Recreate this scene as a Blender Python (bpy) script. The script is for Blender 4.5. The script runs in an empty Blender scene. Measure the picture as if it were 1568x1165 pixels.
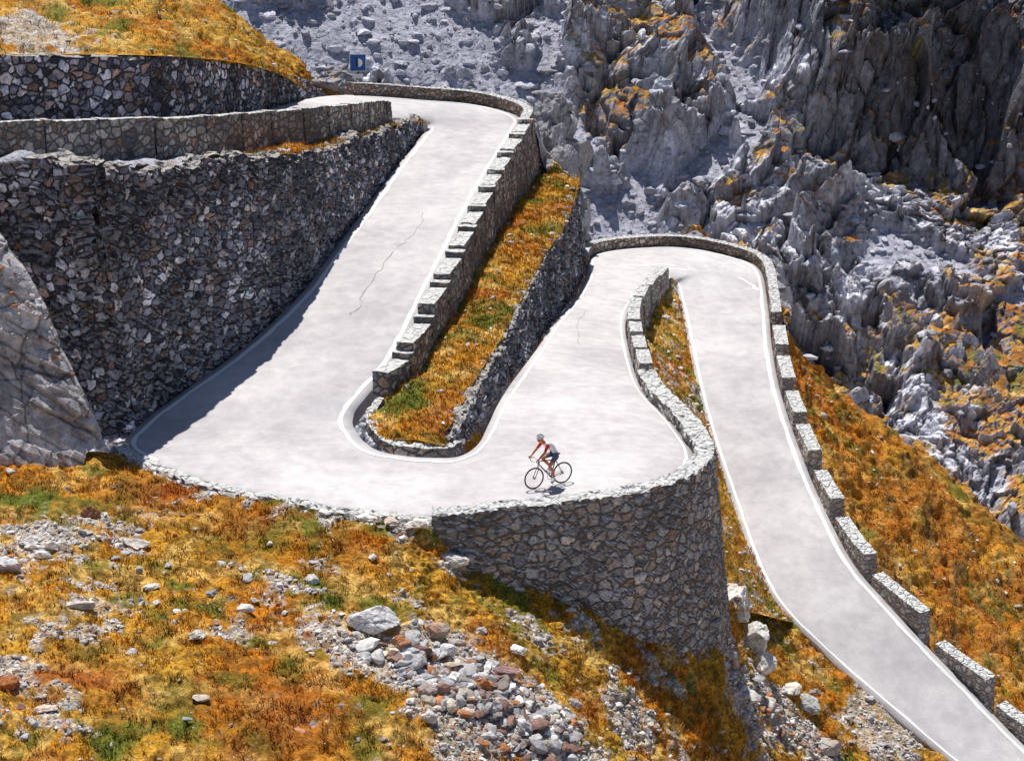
import bpy, bmesh, math, numpy as np
from mathutils import Vector, Matrix
from mathutils.bvhtree import BVHTree
rng=np.random.default_rng(7)
scene=bpy.context.scene
# ---------------------------------------------------------------- site survey
F=3000.0; PIT=math.radians(17.6); CZ=20.5
CP,SP=math.cos(PIT),math.sin(PIT)
CAM=np.array([0,0,CZ])
def ray(px,py):
    cx=(px-784)/F; cy=(582.5-py)/F
    return np.array([cx, CP+cy*SP, -SP+cy*CP])
def U(px,py,z):
    d=ray(px,py); return CAM+d*((z-CZ)/d[2])
def PY(px,py,Y):
    d=ray(px,py); return CAM+d*(Y/d[1])
# ---------------------------------------------------------------- noise
def hsh(ix,iy,iz,seed):
    h=(ix.astype(np.int64)*374761393+iy.astype(np.int64)*668265263+iz.astype(np.int64)*2147483647+seed*974634777)&0xffffffff
    h=((h^(h>>13))*1274126177)&0xffffffff
    h=((h^(h>>16))*2246822519)&0xffffffff
    h=h^(h>>15)
    return (h&0xffffff)/float(0x1000000)
def vnoise(p,seed=0):
    i=np.floor(p); f=p-i; u=f*f*(3-2*f); i=i.astype(np.int64); r=0
    for a in (0,1):
        for b in (0,1):
            for c in (0,1):
                w=(u[:,0] if a else 1-u[:,0])*(u[:,1] if b else 1-u[:,1])*(u[:,2] if c else 1-u[:,2])
                r=r+w*hsh(i[:,0]+a,i[:,1]+b,i[:,2]+c,seed)
    return r
def fbm(p,o=4,seed=0,g=0.5):
    r=0;a=1;s=0
    for k in range(o):
        r=r+a*vnoise(p*(2.03**k)+k*17.3,seed+k); s+=a; a*=g
    return r/s
def worley2(q,seed):
    i=np.floor(q).astype(np.int64); n=len(q)
    b1=np.full(n,9.);b2=np.full(n,9.);cid=np.zeros((n,2),np.int64);vec=np.zeros((n,2))
    z=np.zeros(n,np.int64)
    for a in (-1,0,1):
        for b in (-1,0,1):
            cx=i[:,0]+a;cy=i[:,1]+b
            sx=cx+.1+.8*hsh(cx,cy,z,seed); sy=cy+.1+.8*hsh(cx,cy,z,seed+5)
            dx=q[:,0]-sx;dy=q[:,1]-sy;d=np.sqrt(dx*dx+dy*dy)
            m=d<b1
            b2=np.where(m,b1,np.minimum(b2,d)); b1=np.where(m,d,b1)
            cid[m,0]=cx[m];cid[m,1]=cy[m];vec[m,0]=dx[m];vec[m,1]=dy[m]
    return b1,b2,cid,vec
def worley3(q,seed):
    i=np.floor(q).astype(np.int64); n=len(q)
    b1=np.full(n,9.);b2=np.full(n,9.);r=np.zeros(n)
    for a in (-1,0,1):
        for b in (-1,0,1):
            for c in (-1,0,1):
                cx=i[:,0]+a;cy=i[:,1]+b;cz=i[:,2]+c
                dx=q[:,0]-cx-hsh(cx,cy,cz,seed);dy=q[:,1]-cy-hsh(cx,cy,cz,seed+5);dz=q[:,2]-cz-hsh(cx,cy,cz,seed+9)
                d=np.sqrt(dx*dx+dy*dy+dz*dz); m=d<b1
                b2=np.where(m,b1,np.minimum(b2,d)); b1=np.where(m,d,b1)
                r[m]=hsh(cx[m],cy[m],cz[m],seed+31)
    return b1,b2,r
def crag(q,s,seed,tilt,crev=.12,step=.55,full=False):
    b1,b2,c,v=worley2(q/s,seed); z=np.zeros(len(q),np.int64)
    r=hsh(c[:,0],c[:,1],z,seed+11); gx=hsh(c[:,0],c[:,1],z,seed+12)-.5; gy=hsh(c[:,0],c[:,1],z,seed+13)-.5
    e=np.exp(-(b2-b1)/.07)
    h=s*((r-.5)*step+2*tilt*(gx*v[:,0]+gy*v[:,1])-crev*e)
    return (h,e,r) if full else h
def sst(a,b,x):
    t=np.clip((x-a)/(b-a),0,1); return t*t*(3-2*t)
def cr(P,t):
    P=np.asarray(P,float);t=np.asarray(t,float);n=len(P)
    i=np.clip(np.floor(t).astype(int),0,n-2); f=(t-i).reshape(t.shape+(1,)*(P.ndim-1))
    p0=P[np.maximum(i-1,0)];p1=P[i];p2=P[i+1];p3=P[np.minimum(i+2,n-1)]
    return .5*((2*p1)+(p2-p0)*f+(2*p0-5*p1+4*p2-p3)*f*f+(3*p1-p0-3*p2+p3)*f**3)
def loft(ctrl,nu,nv):
    A=np.stack([cr(r,np.linspace(0,len(r)-1,nu)) for r in ctrl])
    return cr(A,np.linspace(0,len(ctrl)-1,nv))
# ---------------------------------------------------------------- mesh helpers
def link(o): scene.collection.objects.link(o); return o
def mesh_np(name,V,Fc,mat,col=None,smooth=False):
    V=np.asarray(V,np.float32).reshape(-1,3); Fc=np.asarray(Fc,np.int32); k=Fc.shape[1]
    me=bpy.data.meshes.new(name); me.vertices.add(len(V)); me.vertices.foreach_set('co',V.ravel())
    me.loops.add(Fc.size); me.loops.foreach_set('vertex_index',Fc.ravel())
    me.polygons.add(len(Fc)); me.polygons.foreach_set('loop_start',np.arange(0,Fc.size,k,dtype=np.int32))
    try: me.polygons.foreach_set('loop_total',np.full(len(Fc),k,np.int32))
    except Exception: pass
    me.update(calc_edges=True); me.validate()
    me.polygons.foreach_set('use_smooth',np.full(len(me.polygons),smooth))
    if col is not None:
        a=me.color_attributes.new('Col','FLOAT_COLOR','POINT')
        c=np.ones((len(V),4),np.float32); c[:,:3]=np.clip(np.asarray(col).reshape(-1,3),0,1); a.data.foreach_set('color',c.ravel())
    if mat: me.materials.append(mat)
    return link(bpy.data.objects.new(name,me))
def gridfaces(nv,nu):
    i=np.arange(nv-1)[:,None]*nu+np.arange(nu-1)[None]
    return np.stack([i,i+1,i+nu+1,i+nu],-1).reshape(-1,4)
def gnorm(G):
    du=np.gradient(G,axis=1);dv=np.gradient(G,axis=0); n=np.cross(du,dv); n/=np.linalg.norm(n,axis=-1,keepdims=True)+1e-9
    s=np.where(n[...,2:]<0,-1,1); return n*s
def grid_obj(name,G,mat,col=None,smooth=True):
    nv,nu=G.shape[:2]; Fc=gridfaces(nv,nu)
    n=np.cross(G[nv//2,nu//2+1 if nu//2+1<nu else nu//2]-G[nv//2,nu//2-1],G[min(nv//2+1,nv-1),nu//2]-G[nv//2-1,nu//2])
    if n[2]<0: Fc=Fc[:,::-1]
    return mesh_np(name,G,Fc,mat,col,smooth)
# ---------------------------------------------------------------- materials
def newmat(name):
    m=bpy.data.materials.new(name); m.use_nodes=True; nt=m.node_tree
    b=nt.nodes['Principled BSDF']; b.inputs['Roughness'].default_value=.9
    b.inputs['Specular IOR Level'].default_value=.2
    return m,nt,b
def nd(nt,t,ins=None,**kw):
    n=nt.nodes.new(t)
    for k,v in kw.items(): setattr(n,k,v)
    for k,v in (ins or {}).items():
        if isinstance(v,bpy.types.NodeSocket): nt.links.new(v,n.inputs[k])
        else: n.inputs[k].default_value=v
    return n
def ramp(nt,fac,stops,interp='LINEAR'):
    r=nd(nt,'ShaderNodeValToRGB',{'Fac':fac}); cr_=r.color_ramp; cr_.interpolation=interp
    while len(cr_.elements)<len(stops): cr_.elements.new(.5)
    for e,(p,c) in zip(cr_.elements,stops):
        e.position=p; e.color=(c,c,c,1) if not hasattr(c,'__len__') else (*c,1)
    return r.outputs['Color']
def mixc(nt,f,a,b,bt='MIX'):
    n=nd(nt,'ShaderNodeMix',data_type='RGBA',blend_type=bt)
    for s,v in ((n.inputs[0],f),(n.inputs[6],a),(n.inputs[7],b)):
        if isinstance(v,bpy.types.NodeSocket): nt.links.new(v,s)
        elif hasattr(v,'__len__'): s.default_value=(*v,1)
        else: s.default_value=v
    return n.outputs[2]
def noise(nt,vec,sc,det=4,rough=.6):
    return nd(nt,'ShaderNodeTexNoise',{'Vector':vec,'Scale':sc,'Detail':det,'Roughness':rough}).outputs['Fac']
def bump(nt,b,h,st,dist):
    n=nd(nt,'ShaderNodeBump',{'Height':h,'Strength':st,'Distance':dist}); nt.links.new(n.outputs[0],b.inputs['Normal'])
def coord(nt): return nd(nt,'ShaderNodeTexCoord').outputs['Object']
def plain(name,c,rough=.6,metal=0,var=.15,sc=20):
    m,nt,b=newmat(name); v=noise(nt,coord(nt),sc,2)
    col=mixc(nt,v,tuple(x*(1-var) for x in c),tuple(min(1,x*(1+var)) for x in c))
    nt.links.new(col,b.inputs['Base Color']); b.inputs['Roughness'].default_value=rough; b.inputs['Metallic'].default_value=metal
    return m
def vcolmat(name,sc=7,amt=(.55,1.4),bstr=.8,bdist=.05,crack=0,cd=.5,cw=.06,det=4):
    m,nt,b=newmat(name); c=coord(nt)
    a=nd(nt,'ShaderNodeVertexColor',layer_name='Col').outputs['Color']
    n=noise(nt,c,sc,det,.75); r=ramp(nt,n,[(.3,amt[0]),(.7,amt[1])])
    col=mixc(nt,1.0,a,r,'MULTIPLY')
    h=n
    if crack:
        w=nd(nt,'ShaderNodeTexNoise',{'Vector':c,'Scale':crack*1.2,'Detail':3}).outputs['Color']
        wv=nd(nt,'ShaderNodeVectorMath',{0:c,1:w},operation='ADD').outputs[0]
        wv=nd(nt,'ShaderNodeVectorMath',{0:wv,1:(1,1,.45)},operation='MULTIPLY').outputs[0]
        v=nd(nt,'ShaderNodeTexVoronoi',{'Vector':wv,'Scale':crack},feature='DISTANCE_TO_EDGE').outputs['Distance']
        k=ramp(nt,v,[(0,cd),(cw,1)]); col=mixc(nt,1.0,col,k,'MULTIPLY')
    nt.links.new(col,b.inputs['Base Color'])
    if bstr: bump(nt,b,h,bstr,bdist)
    return m
def masonry(name,sc=3.6,pal=None,mort=(.05,.048,.055),cap=(.52,.49,.45),mw=.04,capf=1.0,flat=1.3,warp=.2,bigr=(.5,1.45)):
    m,nt,b=newmat(name); c=coord(nt)
    w=nd(nt,'ShaderNodeTexNoise',{'Vector':c,'Scale':3.2,'Detail':2}).outputs['Color']
    w2=nd(nt,'ShaderNodeVectorMath',{0:w,3:warp},operation='SCALE').outputs[0]
    cv=nd(nt,'ShaderNodeVectorMath',{0:c,1:w2},operation='ADD').outputs[0]
    cv=nd(nt,'ShaderNodeVectorMath',{0:cv,1:(1,1,flat)},operation='MULTIPLY').outputs[0]
    v1=nd(nt,'ShaderNodeTexVoronoi',{'Vector':cv,'Scale':sc,'Randomness':1.0})
    ve=nd(nt,'ShaderNodeTexVoronoi',{'Vector':cv,'Scale':sc,'Randomness':1.0},feature='DISTANCE_TO_EDGE').outputs['Distance']
    rnd=nd(nt,'ShaderNodeSeparateColor',{0:v1.outputs['Color']}).outputs[0]
    pal=pal or [(0,(.05,.05,.07)),(.22,(.13,.13,.18)),(.42,(.27,.27,.35)),(.55,(.20,.13,.09)),(.68,(.38,.38,.46)),(.88,(.78,.78,.86)),(1,(.34,.17,.10))]
    col=ramp(nt,rnd,pal)
    n=noise(nt,c,9,4,.75); col=mixc(nt,1.0,col,ramp(nt,n,[(.3,.4),(.7,1.55)]),'MULTIPLY')
    big=noise(nt,c,.35,3); col=mixc(nt,1.0,col,ramp(nt,big,[(.38,bigr[0]),(.62,bigr[1])]),'MULTIPLY')
    e=ramp(nt,ve,[(0,0),(mw,0),(mw+.08,1)])
    col=mixc(nt,e,mort,col)
    nz=nd(nt,'ShaderNodeSeparateXYZ',{0:nd(nt,'ShaderNodeNewGeometry').outputs['True Normal']}).outputs[2]
    cf=ramp(nt,nz,[(.45,0),(.7,capf)])
    cc=mixc(nt,n,tuple(x*.8 for x in cap),tuple(min(.88,x*1.2) for x in cap))
    col=mixc(nt,cf,col,cc)
    nt.links.new(col,b.inputs['Base Color'])
    h=nd(nt,'ShaderNodeMath',{0:ramp(nt,ve,[(0,0),(.18,1)]),1:n},operation='ADD').outputs[0]
    bump(nt,b,h,1.0,.08); return m
M_mas=masonry('rubble_masonry',2.7,bigr=(.35,1.65))
PP=[(0,(.18,.16,.16)),(.3,(.38,.35,.34)),(.5,(.50,.47,.45)),(.7,(.36,.24,.17)),(.85,(.70,.66,.60)),(1,(.20,.20,.24))]
M_par=masonry('parapet_masonry',2.8,PP,(.17,.155,.15),(.84,.82,.77),bigr=(.6,1.3))
M_blk=masonry('guard_block_masonry',3.6,[(0,(.30,.27,.25)),(.3,(.52,.49,.46)),(.6,(.62,.59,.55)),(.8,(.46,.34,.27)),(1,(.74,.71,.66))],(.36,.33,.31),(.86,.84,.79),bigr=(.8,1.2))
M_red=masonry('reddish_masonry',4.0,[(0,(.22,.16,.13)),(.3,(.42,.30,.24)),(.6,(.50,.37,.30)),(.8,(.60,.53,.46)),(1,(.28,.27,.28))],(.20,.16,.14),(.85,.83,.78))
M_ground=vcolmat('ground_turf',10,(.3,1.6),.9,.07)
M_mtn=vcolmat('mountain_rock',2.0,(.5,1.5),1.0,.16,det=5)
M_slab=vcolmat('slab_rock',3.5,(.5,1.35),.9,.06,.45,.3,.025)
M_stone=vcolmat('stone',6,(.6,1.35),.6,.04,det=3)
M_grass=vcolmat('grass_blades',3,(.8,1.2),0,.01,det=1)
def roadmat():
    m,nt,b=newmat('pale_asphalt'); c=coord(nt)
    n1=noise(nt,c,.25,4,.6); n3=noise(nt,c,30,3,.8); n2=noise(nt,c,2,5,.7)
    col=mixc(nt,ramp(nt,n1,[(.35,0),(.65,1)]),(.515,.485,.50),(.69,.66,.66))
    col=mixc(nt,1.0,col,ramp(nt,n2,[(.3,.88),(.7,1.07)]),'MULTIPLY')
    col=mixc(nt,1.0,col,ramp(nt,n3,[(.3,.86),(.7,1.12)]),'MULTIPLY')
    nt.links.new(col,b.inputs['Base Color']); return m
M_road=roadmat()
M_white=plain('white_road_paint',(.90,.90,.89),.6,0,.03,9)
M_crack=plain('crack_tar',(.30,.28,.29),.7,0,.3,12)
# ---------------------------------------------------------------- road
ROWS=[(-200,240,-200,205,9.8),(0,222,0,200,9.0),(280,212,280,193,8.0),(430,198,400,170,7.0),(520,188,480,150,6.3),
(570,182,550,146,5.7),(610,182,640,152,5.2),(640,186,730,160,4.8),(655,194,795,180,4.5),(640,215,790,205,4.2),(600,265,757,260,3.7),
(560,320,722,325,3.2),(510,385,690,390,2.7),(470,440,660,450,2.2),(410,500,632,510,1.6),(350,550,600,565,1.1),(280,600,563,605,.7),
(215,650,540,638,.35),(195,688,548,665,.2),(300,736,575,688,.1),(450,768,620,698,.05),(600,790,670,701,0),(720,790,705,698,0),
(850,778,732,680,0),(960,762,748,650,0),(1040,735,762,620,-.1),(1062,700,782,588,-.2),(1030,650,803,560,-.4),(985,600,825,530,-.65),
(965,545,850,492,-1),(958,490,882,455,-1.4),(978,455,897,425,-1.8),(998,434,902,402,-2.0),(1008,426,915,388,-2.05),(1015,424,965,380,-2.1),
(1022,425,1040,378,-2.2),(1030,430,1110,390,-2.4),(1036,440,1162,412,-2.7),(1045,480,1176,470,-3.2),(1055,530,1182,530,-3.8),
(1070,600,1195,600,-4.5),(1092,680,1225,690,-5.4),(1120,760,1258,770,-6.4),(1155,860,1305,860,-7.5),(1195,930,1355,920,-8.3),
(1270,1005,1430,1000,-9.4),(1350,1075,1490,1060,-10.3),(1450,1160,1568,1140,-11.4),(1560,1250,1690,1240,-12.6)]
LP=np.array([U(r[0],r[1],r[4]) for r in ROWS]); RP=np.array([U(r[2],r[3],r[4]) for r in ROWS])
Lc=lambda t:cr(LP,t); Rc=lambda t:cr(RP,t)
t=np.linspace(0,48,721); Lq,Rq=Lc(t),Rc(t)
s=np.linspace(0,1,15)[None,:,None]
G=Lq[:,None]*(1-s)+Rq[:,None]*s
crown=(1-(2*s[...,0]-1)**2)*.05
G[...,2]+=crown
ed=G.copy(); e0=ed[:,:1].copy(); e1=ed[:,-1:].copy(); e0[...,2]-=.5;e1[...,2]-=.5
road=grid_obj('mountain_road',np.concatenate([e0,G,e1],1),M_road)
def along(side,tt,d):
    A,B=(Lc(tt),Rc(tt)) if side=='L' else (Rc(tt),Lc(tt))
    w=np.linalg.norm(B-A,axis=-1,keepdims=True); d=np.broadcast_to(np.asarray(d,float),(len(tt),))[:,None]; f=d/w
    P=A+(B-A)*f
    P[:,2]+=(1-(2*f[:,0]-1)**2)*.05; return P
def paint(side,t0,t1,d,w,dz=.012,mat=M_white,name='edge_line'):
    tt=np.linspace(t0,t1,int((t1-t0)*20)+2)
    q=np.c_[tt*6,tt*0,tt*0]
    wv=w*(.65+.7*fbm(q,3,9)); dd=d+.05*(fbm(q*.5,3,19)-.5)
    A=along(side,tt,dd);B=along(side,tt,dd+wv); A[:,2]+=dz;B[:,2]+=dz
    o=grid_obj(name,np.stack([A,(A+B)/2,B],1),mat); o.parent=road; return o
paint('L',8.2,18.4,.22,.16)
paint('R',5.5,31.3,.30,.15)
paint('L',25.2,32.4,.28,.14)
paint('L',34.5,48,.14,.10)
paint('R',31.5,48,.20,.15)
# ---------------------------------------------------------------- terrain colours
def lerp(a,b,f): return a+(b-a)*f[:,None]
def C3(*c): return np.array(c)[None]
def grasscol(P,green=0,red=0):
    n1=fbm(P*.35+7,3,41); n2=fbm(P*1.3+3,4,42); n3=fbm(P*5,3,43); n4=fbm(P*2.2+31,4,46)
    c=lerp(C3(.66,.34,.035),C3(.58,.21,.012),sst(.40,.62,n1))
    c=lerp(c,C3(.80,.54,.16),sst(.48,.68,n2)*.8)
    c=lerp(c,C3(.24,.11,.018),sst(.50,.66,n3)*.75)
    c=lerp(c,C3(.20,.12,.02),sst(.52,.66,n4)*.6)
    c=lerp(c,C3(.15,.17,.02),np.clip(sst(.54,.70,fbm(P*.9+50,4,44))*.85+green,0,1))
    c=lerp(c,C3(.40,.09,.012),np.clip(red+sst(.60,.75,fbm(P*.5+90,3,45))*.5,0,.85)*np.ones(len(P)))
    return c
def rockcol(P,light=.42):
    n=fbm(P*.25,4,51); m=fbm(P*2,4,52)
    c=C3(light*.98,light*.98,light*1.09)*(.45+1.1*m)[:,None]*(.6+.8*n)[:,None]
    c=lerp(c,C3(.36,.25,.17),sst(.6,.78,fbm(P*.7+20,4,53))*.5)
    return c
def gravcol(P):
    _,_,r=worley3(P*7,61)
    c=lerp(C3(.28,.22,.17),C3(.78,.75,.71),r); c=lerp(c,C3(.46,.19,.08),(r*7%1>.88)*.7)
    c=lerp(c,C3(.60,.44,.25),sst(.47,.65,fbm(P*2.5,3,62))*.6)
    return c
# ---------------------------------------------------------------- foreground slope
fg=[
 [U(-420,600,3.2),U(-120,672,1.5),U(0,686,.9),U(100,690,.6),U(185,697,.2),U(300,741,.12),U(450,774,.08),U(600,797,.03),U(665,808,-.12),PY(750,840,52.1),PY(830,866,52.4),PY(900,903,52.9),PY(980,938,53.7),PY(1050,950,54.8),PY(1104,925,57.3),U(1160,905,-7.9),U(1196,932,-8.4),U(1271,1007,-9.5),U(1351,1077,-10.4),U(1451,1162,-11.5),U(1561,1252,-12.7)],
 [U(-420,800,2.4),U(-120,800,1.2),U(0,800,.6),U(100,805,.35),U(185,810,0),U(300,830,-.25),U(450,850,-.5),U(600,865,-.6),U(665,875,-.9),U(745,895,-1.6),U(815,915,-2.2),U(885,950,-2.9),U(960,985,-3.8),U(1030,1000,-4.7),U(1095,995,-5.6),U(1150,1000,-7.4),U(1190,1020,-8.5),U(1255,1080,-9.9),U(1330,1150,-11.0),U(1420,1230,-12.2),U(1520,1320,-13.5)],
 [U(-420,950,1.8),U(-120,940,.9),U(0,940,.2),U(100,940,0),U(185,940,-.3),U(300,950,-.5),U(450,960,-1.0),U(600,965,-1.2),U(665,975,-1.6),U(740,990,-2.1),U(800,1010,-2.7),U(870,1040,-3.5),U(940,1060,-4.3),U(1010,1080,-5.2),U(1080,1080,-6.2),U(1130,1090,-7.5),U(1170,1110,-8.7),U(1230,1170,-10.2),U(1300,1240,-11.6),U(1390,1320,-13),U(1490,1400,-14.2)],
 [U(-420,1220,.4),U(-120,1220,-.3),U(0,1220,-.8),U(100,1220,-1),U(185,1220,-1.2),U(300,1220,-1.6),U(450,1220,-2.1),U(590,1220,-2.6),U(655,1220,-2.9),U(730,1220,-3.4),U(790,1230,-3.9),U(850,1240,-4.5),U(920,1250,-5.3),U(990,1260,-6.2),U(1060,1270,-7.2),U(1110,1290,-8.4),U(1150,1310,-9.6),U(1200,1360,-11.2),U(1270,1420,-12.8),U(1350,1500,-14.4),U(1450,1560,-15.6)]]
fg.append([p+np.array([p[0]*0.02,-14,-4.0-.15*k]) for k,p in enumerate(fg[3])])
Gf=loft(fg,760,420)
FLAT=lambda G:G.reshape(-1,3)
def fadeu(nv,nu,a,b,c,d):
    v=np.linspace(0,1,nv)[:,None];u=np.linspace(0,1,nu)[None]
    f=np.ones((nv,nu))
    if a: f=f*sst(0,a,v)
    if b: f=f*sst(0,b,1-v)
    if c: f=f*sst(0,c,u)
    if d: f=f*sst(0,d,1-u)
    return f
def bvh(G,st=1):
    H=G[::st,::st]; return BVHTree.FromPolygons(FLAT(H).tolist(),gridfaces(*H.shape[:2]).tolist())
base_bvh=bvh(Gf,6)
def hit(bv,px,py):
    d=ray(px,py); h=bv.ray_cast(Vector(CAM),Vector(d).normalized())
    return np.array(h[0]) if h[0] is not None else U(px,py,-3)
def blobs(P,lst,bv=None):
    r=np.zeros(len(P))
    for px,py,rad,w in lst:
        c=hit(bv or base_bvh,px,py); d2=(P[:,0]-c[0])**2+((P[:,1]-c[1])*.8)**2
        r=np.maximum(r,w*np.exp(-d2/(rad*rad)))
    return r
GRAV=[(40,840,1.8,.75),(150,800,.9,.55),(200,830,.9,.6),(480,970,.8,.8),(540,1000,.9,.9),(600,1010,1.0,1.1),(680,1020,1.1,1.25),(760,1060,1.3,1.3),(830,1110,1.3,1.2),(700,1110,1.2,1),(960,1090,1.2,.65),(1130,1050,1.0,.9),(1200,1100,1.0,.9),(90,1090,1.0,.6),(30,1030,.8,.7),(1010,1130,1,.6),(1250,1150,1.0,.8),(620,802,.5,1.),(560,795,.4,.9),(1350,1130,1.2,.8),(360,960,.7,.6),(800,960,.9,.6),(700,860,.5,.8),(1000,1010,.7,.6),(100,960,1.2,.55),(320,752,.35,.9),(380,765,.35,.9),(440,780,.35,.9),(500,788,.35,.9),(250,728,.3,.9),(160,900,1.3,.5),(420,900,.8,.5),(880,960,.8,.5)]
GREEN=[(410,825,.9,.8),(90,785,.8,.7),(270,1065,.8,.6),(490,915,.6,.6),(240,995,.6,.4),(1200,985,.5,.8),(340,830,.6,.6),(620,930,.5,.5),(170,1110,.8,.5),(800,1000,.4,.3),(60,760,.7,.7),(1080,990,.5,.4),(500,855,.6,.6),(380,1120,.7,.5),(740,860,.5,.5)]
RED=[(230,755,1.6,.6),(900,880,.9,.9),(440,1090,1.6,.6),(130,1040,1.2,.5),(360,790,1.0,.4),(820,860,.7,.8),(950,930,.6,.9),(520,830,.9,.3)]
P=FLAT(Gf)
gr=blobs(P,GRAV); gn=blobs(P,GREEN); rd=blobs(P,RED)
xr=sst(4,9,P[:,0])
fg_g=sst(.42,.66,gr+(fbm(P*1.9,5,71,.65)-.5)*1.9+(fbm(P*.4+9,3,72)-.5)*.7+.12*xr+.10)
col=lerp(grasscol(P,gn*.9,rd),gravcol(P),fg_g*.9)
fade=fadeu(420,760,.012,0,0,0).ravel()
b1,b2,r3=worley3(P*3.2,73)
disp=((fbm(P*.6,4,74)-.5)*.45+(fbm(P*2.5,4,75)-.5)*.34+fg_g*(.12*(r3-.3)*sst(0,.25,b2-b1)))*fade+(1-fg_g)*(fbm(P*7,2,76)-.5)*.16*fade
Gf=(P+FLAT(gnorm(Gf))*disp[:,None]).reshape(Gf.shape)
hill=grid_obj('grassy_hillside',Gf,M_ground,col,True)
fgbvh=bvh(Gf,2)
fgmask=fg_g.reshape(Gf.shape[:2])
# ---------------------------------------------------------------- walls
def tang(P):
    T=np.gradient(P[:,:2],axis=0); return T/(np.linalg.norm(T,axis=1,keepdims=True)+1e-9)
def nrm(P,sg):
    T=tang(P); return np.c_[T[:,1],-T[:,0]]*sg
def resample(P,step,*arrs):
    d=np.r_[0,np.cumsum(np.linalg.norm(np.diff(P,axis=0),axis=1))]; n=max(3,int(d[-1]/step)+1); q=np.linspace(0,d[-1],n)
    return [np.stack([np.interp(q,d,P[:,k]) for k in range(3)],1)]+[np.interp(q,d,a) for a in arrs]
def wall(name,P,sg,top,inb,outb,d0=.1,th=.4,bi=0,bo=.05,mat=M_mas,step=.1,rel=.05,rough=.0):
    P=np.asarray(P,float); top,inb,outb=[np.broadcast_to(np.asarray(a,float),(len(P),)).copy() for a in (top,inb,outb)]
    P,top,inb,outb=resample(P,step,top,inb,outb)
    n=nrm(P,sg); N=np.c_[n,np.zeros(len(n))]; L=len(P)
    if rough: top=top+rough*(fbm(np.c_[P[:,:2]*1.2,P[:,2]*0],3,81)-.5)*2
    hi=max(2,int(np.max(top-inb)/step)+1); ho=max(2,int(np.max(top-outb)/step)+1); ht=max(2,int(th/step))
    cols=[];dirs=[]
    for k in range(hi):
        f=k/(hi-1); z=inb+(top-inb)*f; off=d0+bi*(z-inb)
        cols.append(np.c_[P[:,:2]+n*off[:,None],z]); dirs.append(-N)
    offt=d0+bi*(top-inb)
    for k in range(1,ht+1):
        off=offt+th*k/ht
        cols.append(np.c_[P[:,:2]+n*off[:,None],top]); dirs.append(np.tile([0,0,1.],(L,1)))
    for k in range(1,ho):
        f=k/(ho-1); z=top+(outb-top)*f; off=offt+th+bo*(top-z)
        cols.append(np.c_[P[:,:2]+n*off[:,None],z]); dirs.append(N)
    G=np.stack(cols,1);D=np.stack(dirs,1)
    p=FLAT(G); a,b,r=worley3(p*np.array([2.7,2.7,3.4]),83)
    dd=rel*((r-.5)*1.0+.8*sst(0,.2,b-a)-.5)+rel*1.2*(fbm(p*1.1,3,84)-.5)
    G=(p+FLAT(D)*dd[:,None]+rel*.3*(np.stack([vnoise(p*5,85),vnoise(p*5,86),vnoise(p*5,87)],1)-.5)).reshape(G.shape)
    nc=G.shape[1]; V=FLAT(G).tolist(); Fq=gridfaces(L,nc)
    me=bpy.data.meshes.new(name); fl=Fq.tolist()
    fl.append(list(range(nc))[::-1]); fl.append([(L-1)*nc+k for k in range(nc)])
    me.from_pydata(V,[],fl); me.update(); me.materials.append(mat)
    bm=bmesh.new(); bm.from_mesh(me); bmesh.ops.recalc_face_normals(bm,faces=bm.faces); bm.to_mesh(me); bm.free()
    return link(bpy.data.objects.new(name,me))
def ip(t,tab): return np.interp(t,[k for k,_ in tab],[v for _,v in tab])
def segwall(name,side,t0,t1,seg,gap,h,depth,level=1.0,mat=M_par,d0=.08,th=.42,post=0,jit=.05,base=0):
    fn=Lc if side=='L' else Rc; sg=1 if side=='L' else -1
    tt=np.linspace(t0,t1,600); P=fn(tt); d=np.r_[0,np.cumsum(np.linalg.norm(np.diff(P,axis=0),axis=1))]
    par=bpy.data.objects.new(name,None); link(par); q=0;k=0
    if base:
        dep=ip(tt[::8],depth) if isinstance(depth,list) else depth
        o=wall('footing',P[::8],sg,P[::8,2]+base,P[::8,2]-.2,P[::8,2]-dep,d0+.04,th-.08,0,.06,M_par,.1,.04); o.parent=par
    while q<d[-1]-.4:
        L=seg*(.85+.3*rng.random()); a,b=q,min(q+L,d[-1])
        tq=np.interp(np.linspace(a,b,8),d,tt); Q=fn(tq)
        zl=np.full(8,np.mean(Q[:,2])*.35+max(Q[:,2])*.65); z=zl*level+Q[:,2]*(1-level)
        dep=ip(tq,depth) if isinstance(depth,list) else depth
        o=wall('block_%d'%k,Q,sg,z+h+jit*(rng.random()-.5),Q[:,2]-.2,Q[:,2]-(.3 if base else dep),d0,th,0,.06,mat,.09,.03); o.parent=par
        if post:
            T=wall('pier_%d'%k,Q[:2],sg,z[:2]+h+post,Q[:2,2]-.2,Q[:2,2]-min(1.5,np.min(dep)),d0-.05,th+.12,0,0,mat,.1,.02); T.parent=par
        q=b+gap*(.7+.6*rng.random());k+=1
    return par
tt=np.linspace(21.5,28.3,90); P=Lc(tt)
dep=[(20.5,1.2),(21,1.5),(22,2.2),(23,3.2),(24,4.8),(25,6.3),(26,6.8),(27,5.8),(28,4.2),(29,3),(30,2.5),(31,2),(32,1.6),(34,1.3)]
wall('stone_guard_wall',P,1,P[:,2]+.34+.06*sst(21.5,22.5,tt),P[:,2]-.2,P[:,2]-ip(tt,dep),.0,.62,0,.11,M_par,.075,.07,.07)
segwall('stone_guard_wall','L',28.4,33.6,1.7,.8,.55,dep,1.0,M_blk,th=.5,base=.05)
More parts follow.
